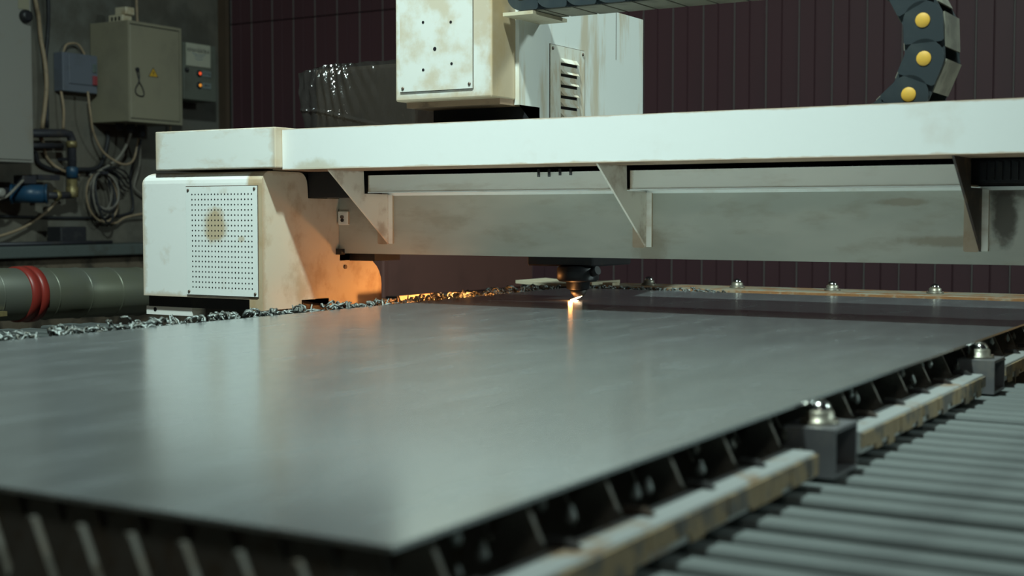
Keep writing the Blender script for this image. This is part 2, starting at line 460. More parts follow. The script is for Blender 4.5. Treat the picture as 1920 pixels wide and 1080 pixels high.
# ------------------------------------------------------------------ the hall
WX, WY = -5.47, 5.90
struct(MB().box(-7.0, 4.0, -2.0, 7.0, FLOOR - 0.1, FLOOR).build('floor', M_floor))
wl = struct(MB().box(WX - 0.25, WX, -2.0, 7.0, FLOOR, 3.6).build('wall_left', M_conc))
struct(MB().box(WX, -5.15, -2.0, WY, 0.030, 0.085).bevel(0.006, 2).build('trim_1', M_ledge))
pl = MB().box(WX, -5.20, -2.0, WY, FLOOR, 0.030)
struct(pl.build('trim_2', M_plinth))
wb = struct(MB().box(WX, 4.0, WY, WY + 0.2, FLOOR, 3.6).build('wall_back', M_dark))
# cladding boards: each with a groove down its middle and a pale lip at its seam
PER = 0.1525
ZJ = 1.314
def board_mesh(h, nm):
    w = PER - 0.002
    m = MB()
    m.prism([(0.006, 0), (w, 0), (w, -0.018), (w / 2 + 0.004, -0.018), (w / 2 + 0.001, -0.011), (w / 2 - 0.001, -0.011), (w / 2 - 0.004, -0.018), (0.006, -0.018)], 'z', 0, h, 0)
    m.box(0.0005, 0.0045, -0.021, 0, 0, h, 1)
    return m.mesh(nm, [M_board, M_seam])
bm_lo = board_mesh(ZJ - FLOOR - 0.003, 'cladding_board_low')
bm_hi = board_mesh(3.6 - ZJ - 0.003, 'cladding_board_high')
x = -2.959 - PER * 16
while x < 3.8:
    if x > WX:
        put('board', bm_lo, wb, (x, WY, FLOOR)); put('board', bm_hi, wb, (x, WY, ZJ + 0.003))
    x += PER
struct(MB().box(WX, WX + 0.06, WY - 0.05, WY - 0.0215, FLOOR, 3.6).build('trim_3', M_wood))

# ------------------------------------------------------------------ steel sheet
tag(MB().box(-2.04, -0.54, 0.742, 3.745, -0.004, 0.0).build('steel_sheet', M_sheet),
    'large flat grey steel sheet lying on the cutting table under the gantry', 'metal sheet')

# ------------------------------------------------------------------ cutting table
table = thing('cutting_table', (-1.36, 2.0, FLOOR), 'long slatted cutting table with toothed slats carrying the steel sheet', 'cutting table')
MB().box(-2.90, -2.25, -0.3, 4.3, FLOOR, -0.126).build('side_beam', M_frame, table)
MB().box(-0.532, 0.12, -0.3, 4.3, FLOOR, -0.156).build('side_beam', M_frame, table)
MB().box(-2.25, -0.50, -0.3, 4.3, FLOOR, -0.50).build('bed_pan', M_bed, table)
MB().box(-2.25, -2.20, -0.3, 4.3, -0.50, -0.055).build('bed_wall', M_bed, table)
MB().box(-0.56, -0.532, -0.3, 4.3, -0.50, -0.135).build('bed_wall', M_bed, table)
# far frame with its ball units
far = MB().box(-2.0, 0.12, 3.86, 4.06, -0.45, 0.003).bevel(0.003, 2).build('end_frame', M_frame, table)
MB().box(-2.0, 0.12, 3.850, 3.860, -0.10, 0.0005).build('end_frame_lip', M_rustf, table)
cb = MB().box(-2.27, -2.005, 3.845, 4.02, -0.05, 0.002).build('corner_box', M_blue, table)
lidm = MB()
for i in range(8):                             # slightly sagging lid
    x0 = -2.285 + i * 0.0353
    s0, s1 = [-0.006 * math.sin(math.pi * k / 8) for k in (i, i + 1)]
    lidm.prism([(x0, 0.004 + s0), (x0 + 0.0353, 0.004 + s1), (x0 + 0.0353, 0.014 + s1), (x0, 0.014 + s0)], 'y', 3.83, 4.03)
lidm.build('corner_box_lid', M_beige, table)
MB().box(-1.99, -1.955, 3.88, 3.93, 0.003, 0.012).build('end_stop', M_beige, table)

def ball_unit(x, y, z, parent_table, mi):
    cup = MB().lathe([(0.024, 0.0), (0.024, 0.004), (0.0175, 0.0045), (0.0175, 0.014), (0.015, 0.0165)], (x, y, z)).build('ball_unit', M_cup, parent_table)
    pr = [(0.0145 * math.cos(t), 0.016 + 0.0135 * math.sin(t)) for t in [k * math.pi / 16 for k in range(0, 8)]] + [(0.001, 0.0296)]
    MB().lathe(pr, (x, y, z)).build('ball', M_ball, cup)
    for a in (0, 180):
        MB().cyl((x + 0.021 * math.cos(R(a)), y + 0.021 * math.sin(R(a)), z + 0.004), (x + 0.021 * math.cos(R(a)), y + 0.021 * math.sin(R(a)), z + 0.007), 0.003, n=8).build('bolt', M_screw, cup)
for k in range(7):
    ball_unit(-1.86 + 0.3 * k, 3.95, 0.003, table, 0)

# slats: sawtooth plates along X
TP = 0.052
PITCH = 0.1435
def slat_mesh():
    x0, n = -2.167, 31
    pts = [(x0, -0.13)]
    pts_top = []
    for i in range(n):
        a = x0 + i * TP
        pts_top += [(a, -0.052), (a + TP / 2 - 0.002, -0.0045), (a + TP / 2 + 0.002, -0.0045)]
    xe = x0 + n * TP
    pts_top += [(xe, -0.052), (-0.53, -0.052), (-0.53, -0.13)]
    # one prism per tooth keeps every face convex
    m = MB()
    m.box(x0, -0.53, -0.003, 0.003, -0.13, -0.052)
    for i in range(n):
        a = x0 + i * TP
        m.prism([(a + 0.001, -0.052), (a + TP - 0.001, -0.052), (a + TP / 2 + 0.002, -0.0045), (a + TP / 2 - 0.002, -0.0045)], 'y', -0.003, 0.003)
    return m.mesh('slat', M_slat)
sm = slat_mesh()
SY = [0.6915 + PITCH * k for k in range(-3, 22)]
for y in SY:
    put('slat', sm, table, (0, y, 0))
# slag crust: curls and beads of molten metal, uncountable
sg = MB()
def curl(x, y, z, r, tr):
    ax = Euler((rnd.uniform(0, 6), rnd.uniform(0, 6), rnd.uniform(0, 6))).to_matrix()
    a0 = rnd.uniform(0, 6.28); span = rnd.uniform(2.2, 4.6)
    pts = []
    for k in range(6):
        t = a0 + span * k / 5
        q = ax @ Vector((r * math.cos(t), r * math.sin(t), rnd.uniform(-0.15, 0.15) * r))
        q.z = abs(q.z) if q.z < -z - 0.006 else q.z
        pts.append((x + q.x, y + q.y, z + q.z))
    sg.tube(pts, [tr * rnd.uniform(0.6, 1.2) for _ in pts], 6)
for y in SY:
    if y < 1.2:
        continue
    for i in range(28):                         # crust on the teeth left of the sheet
        cx = rnd.uniform(-2.175, -2.055)
        curl(cx, y + rnd.uniform(-0.045, 0.045), rnd.uniform(-0.020, 0.000), rnd.uniform(0.006, 0.015), rnd.uniform(0.0020, 0.0042))
    for i in range(5):
        cx = rnd.uniform(-2.16, -2.065)
        sg.cyl((cx, y + rnd.uniform(-0.02, 0.02), -0.03), (cx + rnd.uniform(-0.01, 0.01), y + rnd.uniform(-0.02, 0.02), rnd.uniform(0.002, 0.013)), 0.005, 0.0012, 6)
for y in (3.775, 3.80, 3.82):                    # behind the far edge of the sheet
    for i in range(60):
        curl(-2.03 + i * 0.008 + rnd.uniform(-0.01, 0.01), y + rnd.uniform(-0.012, 0.012), rnd.uniform(-0.012, 0.000), rnd.uniform(0.004, 0.009), rnd.uniform(0.0015, 0.003))
for y in SY:                                     # drips in the gaps along the right edge
    if y > 3.7:
        continue
    for q in range(3):
        bx = rnd.uniform(-0.60, -0.555); by = y + rnd.uniform(0.02, 0.07)
        z0 = rnd.uniform(-0.055, -0.022)
        sg.lathe([(0.001, -0.007), (0.0045, -0.003), (0.0055, 0.001), (0.003, 0.008), (0.001, 0.012)], (bx, by, z0), n=8)
so = sg.build('slag_crust', M_slag, table)
so['kind'] = 'stuff'

# side bar segments with square-tube blocks and ball units between them
BX0, BX1, BZ = -0.545, -0.505, -0.050
def bar(y0, y1):
    b = MB().box(BX0, BX1 - 0.002, y0, y1, BZ - 0.032, BZ).bevel(0.003, 2).build('side_bar', M_bar, table)
    # flaking edge facing the bellows: ragged lower rim
    n = max(2, int((y1 - y0) / 0.03))
    m = MB()
    for i in range(n):
        a = y0 + (y1 - y0) * i / n; c = y0 + (y1 - y0) * (i + 1) / n
        d = rnd.uniform(0.020, 0.036)
        m.box(BX1 - 0.002, BX1 + rnd.uniform(0.0, 0.0015), a, c, BZ - d, BZ - 0.004)
    m.build('bar_scale', M_bars, b)
bar(0.25, 1.535); bar(1.715, 2.440); bar(2.615, 3.34); bar(3.5, 3.84)
for by in (1.62, 2.52, 3.42):
    x0, x1, y0, y1, z0, z1, t = -0.562, -0.497, by - 0.045, by + 0.045, -0.089, -0.030, 0.005
    m = MB()
    m.box(x0, x1, y0, y0 + t, z0, z1); m.box(x0, x1, y1 - t, y1, z0, z1)
    m.box(x0, x1, y0 + t, y1 - t, z1 - t, z1); m.box(x0, x1, y0 + t, y1 - t, z0, z0 + t)
    m.build('square_tube_block', M_tube, table)
    ball_unit(-0.531, by, -0.030, table, 0)
for y in SY:                                     # slat wedges seated in the bar
    if 0.3 < y < 3.8 and all(abs(y - b) > 0.09 for b in (1.62, 2.52, 3.42)):
        MB().prism([(-0.552, -0.0495), (-0.522, -0.0495), (-0.532, -0.043), (-0.552, -0.043)], 'y', y - 0.006, y + 0.006).build('slat_wedge', M_dark, table)
MB().box(-2.252, -2.248, 3.12, 3.34, -0.055, -0.001).build('splash_plate', M_side, table)

# ------------------------------------------------------------------ bellows
def bellows(x0, x1, y0, y1, ztop, step, label, mat=None):
    b = thing('bellows_cover', ((x0 + x1) / 2, (y0 + y1) / 2, ztop - 0.062), label, 'bellows')
    m = MB()
    prof = [(0.012, -0.058), (0.001, -0.006), (0.003, -0.001), (0.009, 0.0), (0.034, 0.0), (0.040, -0.003), (0.046, -0.012), (0.053, -0.058), (step + 0.013, -0.058), (step + 0.013, -0.062), (0.012, -0.062)]
    m.prism(prof, 'x', x0, x1)
    me = m.mesh('pleat', mat or M_bell)
    n = int((y1 - y0) / step)
    for i in range(n):
        put('pleat', me, b, (0, y0 + i * step, ztop + rnd.uniform(-0.002, 0.002)))
bellows(-0.527, 0.08, 0.05, 2.74, -0.092, 0.067, 'grey pleated bellows along the side bar with the rusty flaking edge')
bellows(-2.87, -2.27, 0.05, 2.66, -0.062, 0.067, 'shade-darkened grey pleated bellows running under the vented white end housing', M_bell_shade)
bellows(-2.87, -2.27, 3.37, 4.25, -0.062, 0.067, 'shade-darkened pleated bellows behind the gantry beside the brown steel cupboard', M_bell_shade)

# ------------------------------------------------------------------ gantry
g = thing('gantry', (-1.36, 2.9, -0.10), 'white stained gantry spanning the cutting table with triangular gussets', 'gantry')
XS = -2.352
# left end housing
b = MB().box(-2.779, XS - 0.045, 2.67, 3.19, 0.008, 0.341)
b.bevel(0.030, 5, lambda e: all(v.co.z > 0.34 for v in e.verts) and not (all(v.co.x > -2.5 for v in e.verts)))
house = b.build('end_housing', M_house, g)
# side plate with a notch for the beam and a rounded foot
def arc(cx, cz, r, a0, a1, n):
    return [(cx + r * math.cos(R(a0 + (a1 - a0) * k / n)), cz + r * math.sin(R(a0 + (a1 - a0) * k / n))) for k in range(n + 1)]
def flat_plate(pts, axis, a0, a1, name, mat, parent):
    """non-convex outline: triangulated caps"""
    m = MB(); m.prism(pts, axis, a0, a1)
    bmesh.ops.triangulate(m.bm, faces=[f for f in m.bm.faces if len(f.verts) > 4])
    return m.build(name, mat, parent)
prof = [(2.67, -0.020), (2.825, -0.020)] + [(2.825, 0.0), (2.940, 0.0), (2.940, -0.020)] + [(3.183, -0.030)] + arc(3.11, 0.028, 0.073, 0, 90, 6) + \
       [(2.990, 0.101), (2.990, 0.272), (2.855, 0.272)] + [(2.853, 0.300)] + arc(2.818, 0.307, 0.034, 0, 90, 5) + arc(2.702, 0.309, 0.032, 90, 180, 5)
flat_plate(prof, 'x', XS - 0.045, XS, 'side_plate', M_side, g)
MB().box(XS - 0.05, XS - 0.044, 2.845, 2.992, 0.255, 0.341).build('beam_recess', M_black, g)
MB().box(XS - 0.05, XS - 0.043, 2.82, 2.945, -0.03, 0.004).build('cable_slot', M_black, g)
MB().box(-2.779, XS - 0.045, 3.19, 3.35, 0.135, 0.341).build('rear_deck', M_dark, g)
MB().box(-2.775, -2.375, 2.685, 3.18, -0.022, 0.008).build('housing_base', M_black, g)
ft = MB().box(-2.79, -2.62, 2.69, 3.15, -0.045, -0.022).build('foot_plate', M_white, g)
MB().cyl((-2.757, 2.6895, -0.031), (-2.757, 2.692, -0.031), 0.006, n=12).build('bolt_hole', M_black, ft)
MB().box(-2.60, -2.40, 2.72, 3.15, -0.126, -0.022).build('guide_carriage', M_dark, g)
# perforated panel
vp = MB().box(-2.614, -2.366, 2.6665, 2.6705, 0.0155, 0.302).build('vent_panel', M_vent, g)
MB().box(-2.616, -2.364, 2.6685, 2.6699, 0.0135, 0.304).build('panel_gap', M_line, vp)
hm = MB()
for i in range(19):
    for j in range(19):
        hx = -2.592 + i * (0.2085 / 18); hz = 0.036 + j * (0.2455 / 18)
        hm.cyl((hx, 2.6662, hz), (hx, 2.668, hz), 0.0022, n=8, smooth=False)
ho = hm.build('vent_holes', M_black, vp); ho['kind'] = 'stuff'
scr = MB().lathe([(0.0042, 0.0), (0.0036, -0.0018), (0.001, -0.0026)], (0, 0, 0), 'y', 10).mesh('screw', M_screw)
for (sx, sz) in ((-2.606, 0.293), (-2.374, 0.295), (-2.606, 0.024), (-2.374, 0.023)):
    put('screw', scr, vp, (sx, 2.6665, sz))
# end cap of the cover
MB().box(-2.722, -2.300, 2.664, 3.06, 0.347, 0.451).bevel(0.003, 2).build('cover_end_cap', M_cap, g)
# front cover: a tray that carries the lower run of the cable chain
CX1 = -0.20
MB().box(-2.299, CX1, 2.690, 2.694, 0.343, 0.446).build('beam_cover', M_cover, g)
MB().box(-2.335, CX1, 2.694, 2.865, 0.3425, 0.3468).build('cover_floor', M_under, g)
MB().box(-2.299, CX1, 2.865, 2.869, 0.343, 0.440).build('cover_back', M_white, g)
MB().box(-2.299, CX1, 2.869, 2.992, 0.4205, 0.4235).build('light_stop_plate', M_dark, g)  # added to stop lamp light leaking in behind the cover
MB().box(-2.353, -2.20, 2.857, 2.984, 0.274, 0.3428).build('end_web', M_black, g)
# beam and its face panel
MB().box(-2.348, CX1, 2.992, 3.150, 0.124, 0.420).build('beam', M_dark, g)
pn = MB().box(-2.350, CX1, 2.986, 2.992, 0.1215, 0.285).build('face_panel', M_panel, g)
MB().box(-2.350, CX1, 2.9815, 2.986, 0.279, 0.2865).build('panel_rim', M_white, pn)
rk = MB()
x = -2.15
while x < CX1 - 0.02:                           # toothed rack above the tray strip
    rk.box(x, x + 0.009, 2.975, 2.986, 0.300, 0.338); x += 0.016
rk.box(-2.15, CX1, 2.982, 2.9915, 0.295, 0.343)
ro = rk.build('gear_rack', M_black, g)
# gussets
GX = (-2.178, -1.411, -0.630)
for gx in GX:
    pts = [(2.725, 0.3425), (2.872, 0.3425), (2.875, 0.283), (2.984, 0.283), (2.984, 0.149)]
    m = MB(); m.prism(pts[:3], 'x', gx - 0.005, gx); m.prism([pts[0], pts[2], pts[3], pts[4]], 'x', gx - 0.005, gx)
    bmesh.ops.remove_doubles(m.bm, verts=m.bm.verts, dist=1e-5)
    gu = m.build('gusset', M_gus if gx < -1 else M_soot_shade, g)
    MB().box(gx - 0.037, gx - 0.005, 2.981, 2.986, 0.148, 0.283).bevel(0.004, 2, lambda e: abs(e.verts[0].co.y - e.verts[1].co.y) > 0.003).build('mounting_flange', M_gus, gu)
    MB().prism([(gx, 0.150), (gx + 0.014, 0.150), (gx + 0.014, 0.281), (gx, 0.281)], 'y', 2.980, 2.986).build('return_flange', M_strip, gu)
# tray strips between the gussets
for (x0, x1) in ((GX[0] + 0.010, GX[1] - 0.008), (GX[1] + 0.006, GX[2] - 0.008)):
    s = MB().box(x0, x1, 2.878, 2.882, 0.286, 0.331).build('tray_strip', M_strip, g)
    MB().box(x0, x1, 2.882, 2.9835, 0.286, 0.289).build('tray_floor', M_strip, s)
    MB().box(x0, x1, 2.876, 2.878, 0.2845, 0.288).build('strip_lip', M_white, s)
for px in (-1.641, -1.612, -1.582, -1.553):
    MB().cyl((px * 1.003, 2.868, 0.338), (px * 1.003, 2.868, 0.319 + 0.003 * (px > -1.6)), 0.0035, n=10).build('pin', M_black, g)
# small catch plate and stop next to the side plate
cp = MB().box(-2.347, -2.312, 2.975, 2.9855, 0.200, 0.238).bevel(0.002, 1).build('catch_plate', M_strip, g)
MB().cyl((-2.330, 2.975, 0.222), (-2.330, 2.970, 0.222), 0.005, n=10).build('catch_bolt', M_screw, cp)
MB().cyl((-2.330, 2.9752, 0.213), (-2.330, 2.972, 0.213), 0.005, n=10).build('catch_hole', M_black, cp)
MB().box(-2.352, -2.332, 2.972, 2.986, 0.118, 0.134).build('stop_block', M_black, g)
MB().box(-2.349, -2.262, 3.03, 3.15, 0.100, 0.1235).build('beam_foot', M_black, g)
MB().cyl((XS, 3.012, 0.083), (XS + 0.004, 3.012, 0.083), 0.006, n=12).build('side_bolt', M_screw, g)
# the other end of the gantry
b = MB().box(-0.33, 0.08, 2.67, 3.19, 0.008, 0.341)
b.bevel(0.030, 5, lambda e: all(v.co.z > 0.34 for v in e.verts))
b.build('end_housing', M_house, g)
MB().box(-0.30, 0.05, 2.76, 3.15, -0.156, 0.008).build('guide_carriage', M_dark, g)

# ------------------------------------------------------------------ carriage with the cutting head
c = thing('laser_carriage', (-1.77, 3.05, 0.42), 'tall white cutting carriage with louvred side and dark laser head, riding on the gantry beam', 'carriage')
ZX0, ZX1, ZY0 = -1.921, -1.650, 2.660
MB().box(ZX0, ZX1, ZY0, 2.775, 0.497, 1.05).bevel(0.004, 2).build('front_housing', M_zbox, c)
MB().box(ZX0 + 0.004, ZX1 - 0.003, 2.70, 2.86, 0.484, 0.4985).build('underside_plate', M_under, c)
ap = MB().box(-1.905, -1.701, ZY0 - 0.0035, ZY0 + 0.001, 0.519, 1.03).build('access_panel', M_zpan, c)
MB().box(-1.9065, -1.6995, ZY0 - 0.0012, ZY0 + 0.001, 0.5175, 1.0315).build('panel_gap', M_line, ap)
for (sx, sz) in ((-1.897, 0.527), (-1.709, 0.529), (-1.897, 1.02), (-1.709, 1.02)):
    put('screw', scr, ap, (sx, ZY0 - 0.0035, sz))
for (sx, sz) in ((-1.838, 0.679), (-1.760, 0.674), (-1.805, 0.615), (-1.838, 0.568), (-1.758, 0.578)):
    MB().cyl((sx, ZY0 - 0.0040, sz), (sx, ZY0, sz), 0.0036 if abs(sx + 1.805) > 0.01 else 0.0048, n=10).build('threaded_hole', M_black, ap)
RX = -1.640
pts = [(2.765, 0.486), (2.862, 0.486), (2.862, 0.425), (3.437, 0.425), (3.437, 0.766), (2.765, 0.766)]
rh = flat_plate(pts, 'x', ZX0, RX, 'rear_housing', M_cab2, c)
MB().box(RX - 0.001, RX + 0.0006, 3.2695, 3.2715, 0.64, 0.766).build('seam', M_line, rh)
lp = MB().box(RX - 0.001, RX + 0.003, 2.911, 3.087, 0.430, 0.643).build('louver_panel', M_louv, c)
MB().box(RX - 0.001, RX + 0.001, 2.9095, 3.0885, 0.4290, 0.6446).build('panel_gap', M_line, lp)
scx = MB().lathe([(0.0045, 0.0), (0.004, 0.0018), (0.001, 0.0026)], (0, 0, 0), 'x', 10).mesh('louver_screw', M_screw)
for (sy, sz) in ((2.921, 0.634), (3.077, 0.634)):
    put('screw', scx, lp, (RX + 0.003, sy, sz))
for k in range(7):
    z = 0.603 - k * 0.0268
    y0, y1 = 2.962, 3.046
    MB().box(RX + 0.002, RX + 0.0035, y0, y1, z - 0.007, z).build('louver_slot', M_black, lp)
    m = MB()                                    # hood over the slot
    A = [(RX + 0.003, y0, z + 0.011), (RX + 0.003, y1, z + 0.011), (RX + 0.013, y1 - 0.004, z - 0.001), (RX + 0.013, y0 + 0.004, z - 0.001), (RX + 0.003, y1, z), (RX + 0.003, y0, z)]
    V = [m.bm.verts.new(p) for p in A]
    for f in ((0, 1, 2, 3), (1, 4, 2), (0, 3, 5), (3, 2, 4, 5), (0, 5, 4, 1)):
        m.bm.faces.new([V[i] for i in f])
    m.build('louver', M_louv, lp)
MB().box(-1.90, RX + 0.0, 2.79, 2.861, 0.450, 0.484).build('slide_block', M_black, c)
MB().box(-1.645, -1.565, 2.700, 2.862, 0.684, 0.692).build('chain_bracket', M_beige, c)
# cutting head behind the beam
MB().box(-1.90, -1.66, 3.155, 3.42, 0.20, 0.425).build('head_column', M_black, c)
MB().box(-1.855, -1.655, 3.17, 3.40, 0.091, 0.20).bevel(0.004, 1).build('head_block', M_black, c)
hd = MB().lathe([(0.022, 0.028), (0.030, 0.030), (0.032, 0.048), (0.034, 0.049), (0.050, 0.051), (0.056, 0.056), (0.056, 0.086), (0.050, 0.092)], (-1.715, 3.20, 0)).build('cutting_head', M_black, c)
MB().lathe([(0.003, 0.0065), (0.010, 0.0075), (0.020, 0.018), (0.024, 0.028)], (-1.713, 3.20, 0)).build('nozzle', M_dark, hd)
MB().cyl((-1.668, 3.185, 0.075), (-1.645, 3.18, 0.082), 0.012, n=12).build('gas_fitting', M_black, hd)

# the spark under the nozzle, the only hot light in the place
sp = MB()
sp.tube([(-1.7255, 3.176, 0.0012), (-1.716, 3.182, 0.004), (-1.706, 3.190, 0.0085), (-1.699, 3.194, 0.012)], [0.0009, 0.0028, 0.0022, 0.0006], 8)
sp.tube([(-1.7255, 3.176, 0.0012), (-1.713, 3.180, 0.0012), (-1.704, 3.182, 0.001)], [0.0009, 0.0016, 0.0004], 8)
tag(sp.build('cutting_spark', M_spark), 'bright white-hot cutting spark where the nozzle meets the sheet', 'spark')
lamp('spark_light', 'POINT', (-1.725, 3.176, 0.010), 0.07, (1.0, 0.42, 0.12), 0.006)
# added orange fill lights in place of spark glow beside the sheet
lamp('bed_glow_fill', 'POINT', (-2.11, 3.19, -0.012), 3.0, (1.0, 0.40, 0.11), 0.012)
lamp('bed_glow_fill', 'POINT', (-2.09, 2.90, -0.040), 0.75, (1.0, 0.36, 0.11), 0.015)
lamp('bed_glow_fill', 'POINT', (-2.10, 3.42, -0.040), 0.6, (1.0, 0.40, 0.10), 0.02)

# ------------------------------------------------------------------ cable chain
ch = thing('cable_chain', (-1.2, 2.78, 0.347), 'dark grey plastic cable chain with yellow pin caps looping above the gantry', 'cable chain')
CC, CR, CP = (-0.857, 0.562), 0.172, 0.0745
pins = []
k = 10
while k > 0:
    pins.append((CC[0] - CP * k, CC[1] + CR)); k -= 1
a = 90.0
while a > -92:
    pins.append((CC[0] + CR * math.cos(R(a)), CC[1] + CR * math.sin(R(a)))); a -= 25.0
lx, lz = CC[0] - 0.035, CC[1] - CR
while lx > -1.95:
    pins.append((lx, lz)); lx -= CP
H = 0.0385
def link_mesh(side):
    m = MB()
    head = [(H * math.cos(R(t)), H * math.sin(R(t))) for t in range(90, 271, 15)]
    out = head + [(0.040, -H), (0.044, -H + 0.004), (0.044, H - 0.004), (0.040, H)]
    y0, y1 = ((0.0, 0.009), (0.131, 0.140))[side]
    m.prism(out, 'y', y0, y1)
    tail = [(0.040, -H), (0.078, -H), (0.086, -H + 0.010), (0.086, H - 0.010), (0.078, H), (0.040, H)]
    y0, y1 = ((0.007, 0.013), (0.127, 0.133))[side]
    m.prism(tail, 'y', y0, y1)
    return m.mesh('link', M_chain)
def bridge_mesh(sg_):
    m = MB()
    z0 = sg_ * (H - 0.001)
    m.box(-0.014, 0.054, 0.009, 0.131, min(z0, z0 + sg_ * 0.003), max(z0, z0 + sg_ * 0.003))
    return m.mesh('crossbar', M_bridge)
LM, LF, BO, BI = link_mesh(0), link_mesh(1), bridge_mesh(1), bridge_mesh(-1)
PM = MB().lathe([(0.0145, 0.001), (0.0145, -0.0012), (0.0138, -0.0019), (0.001, -0.002)], (0, 0, 0), 'y', 20).mesh('pin_cap', M_pin)
for i in range(len(pins) - 1):
    (ax, az), (bx, bz) = pins[i], pins[i + 1]
    ang = math.atan2(bz - az, bx - ax)
    # XZ-plane rotation about Y
    rot = (0, -ang, 0)
    l = bpy.data.objects.new('link', LM); COL.objects.link(l)
    l.parent = ch; l.matrix_parent_inverse = Matrix.Translation(-Vector(ch['_b']))
    l.location = (ax, 2.710, az); l.rotation_euler = rot
    for nm, me in (('far_plate', LF), ('crossbar', BO), ('crossbar', BI), ('pin_cap', PM)):
        o = bpy.data.objects.new(nm, me); COL.objects.link(o); o.parent = l

# ------------------------------------------------------------------ film-wrapped box on the gantry end
wr = thing('wrapped_box', (-2.44, 3.24, 0.341), 'dark box wrapped in shiny crumpled stretch film standing behind the gantry end', 'wrapped box')
MB().box(-2.600, -2.235, 3.19, 3.335, 0.341, 0.662).bevel(0.012, 2).build('box', M_card, wr)
fm = MB()
fm.box(-2.648, -2.222, 3.172, 3.345, 0.352, 0.672)
bmesh.ops.subdivide_edges(fm.bm, edges=[e for e in fm.bm.edges if (e.verts[0].co - e.verts[1].co).length > 0.2], cuts=110, use_grid_fill=True)
bmesh.ops.subdivide_edges(fm.bm, edges=[e for e in fm.bm.edges if (e.verts[0].co - e.verts[1].co).length > 0.1], cuts=20, use_grid_fill=True)
for v in fm.bm.verts:
    p = v.co.copy()
    left = max(0.0, min(1.0, (-2.53 - p.x) / 0.11))            # loose gathered end on the left
    q = Vector((p.x * 14, p.y * 14, p.z * 7))
    n1 = noise.noise(q); n2 = noise.noise(q * 3.3 + Vector((5, 2, 1)))
    d = Vector((p.x + 2.43, (p.y - 3.26) * 2.2, 0)).normalized()
    v.co += d * (0.004 * n1 + 0.003 * n2) * (1 + 2.5 * left)
    v.co.z += (0.003 * n2) * (p.z > 0.5) - left * left * 0.018 * (p.z - 0.35) / 0.3
    v.co.x += left * 0.02 * math.sin((p.z - 0.35) * 14) + left * 0.02 * (0.67 - p.z) / 0.3
    # pleats fanning from the top left corner
    if p.y < 3.2:
        ang = math.atan2(p.z - 0.86, p.x + 2.585)
        wv = math.sin(ang * 62 + 3.0 * noise.noise(Vector((p.x * 9, 1, p.z * 5))))
        fade = max(0.0, 1 - abs(p.x + 2.53) / 0.20) * max(0.0, min(1.0, (p.z - 0.47) / 0.06))
        fine = noise.noise(Vector((p.x * 60, 3, p.z * 26)))
        top = max(0.0, (p.z - 0.60) / 0.072)
        v.co.y += 0.0042 * wv * fade + 0.0030 * fine * (0.3 + top) + 0.020 * max(0.0, (p.z - 0.52) / 0.152) ** 2
        fold = max(0.0, 1 - abs((p.z - 0.500) + 0.22 * (p.x + 2.42)) / 0.008)   # one long diagonal crease
        v.co.y -= 0.006 * fold
fl = fm.build('stretch_film', M_film, wr)
fl['label'] = 'clear crumpled stretch film'

# ------------------------------------------------------------------ brown cupboard beyond the table
cu = thing('steel_cupboard', (-3.2, 4.5, FLOOR), 'plain brown steel cupboard standing beyond the table behind the gantry', 'cupboard')
MB().box(-3.42, -2.962, 4.02, 5.10, FLOOR, 0.36).bevel(0.006, 2).build('body', M_cup2, cu)
MB().box(-2.963, -2.950, 4.035, 5.085, -0.075, 0.345).build('door', M_cup2, cu)
MB().box(-2.963, -2.950, 4.035, 5.085, FLOOR + 0.06, -0.085).build('door', M_cup2, cu)

# ------------------------------------------------------------------ air duct
du = thing('air_duct', (-3.6, 3.4, FLOOR), 'round galvanised spiral air duct with a red clamp ring beside the table', 'duct')
def dz(y):
    return -0.024 - 0.03 * (y - 2.85)
dr = 0.084
MB().cyl((-3.6, 1.9, dz(1.9)), (-3.6, 4.9, dz(4.9)), dr, n=48).build('pipe', M_duct, du)
def ring(y0, y1, r, nm, mat, par):
    MB().lathe([(r - 0.006, y0), (r, y0 + 0.003), (r, y1 - 0.003), (r - 0.006, y1)], (-3.6, 0, dz((y0 + y1) / 2)), 'y', 48).build(nm, mat, par)
y = 2.07
while y < 4.85:
    if not 2.75 < y < 2.99:
        ring(y, y + 0.007, dr + 0.0025, 'spiral_seam', M_duct, du)
    y += 0.135
ring(2.905, 2.94, dr + 0.006, 'clamp_ring', M_red, du)
ring(2.942, 2.972, dr + 0.0075, 'clamp_ring', M_red, du)
ring(2.74, 2.755, dr + 0.006, 'collar', M_duct, du)
ring(2.80, 2.807, dr + 0.003, 'collar', M_duct, du)
MB().box(-3.525, -3.505, 2.77, 2.80, -0.085, -0.07).build('clamp_lug', M_brass, du)
for y in (2.2, 4.4):
    MB().box(-3.64, -3.56, y - 0.02, y + 0.02, FLOOR, dz(y) - dr + 0.004).build('support_post', M_dark, du)

# ------------------------------------------------------------------ left wall: electrical boxes
def cabinet(name, x1, y0, y1, z0, z1, mat, label, frame=0.018, door_in=0.0):
    o = thing(name, (x1, (y0 + y1) / 2, z0), label, 'electrical box')
    MB().box(WX, x1 - 0.004, y0, y1, z0, z1).bevel(0.004, 2).build('body', mat, o)
    return o
ec = cabinet('electrical_cabinet', -5.20, 4.911, 5.284, 0.702, 1.208, M_grey, 'grey-green steel electrical cabinet with a yellow warning triangle on its door')
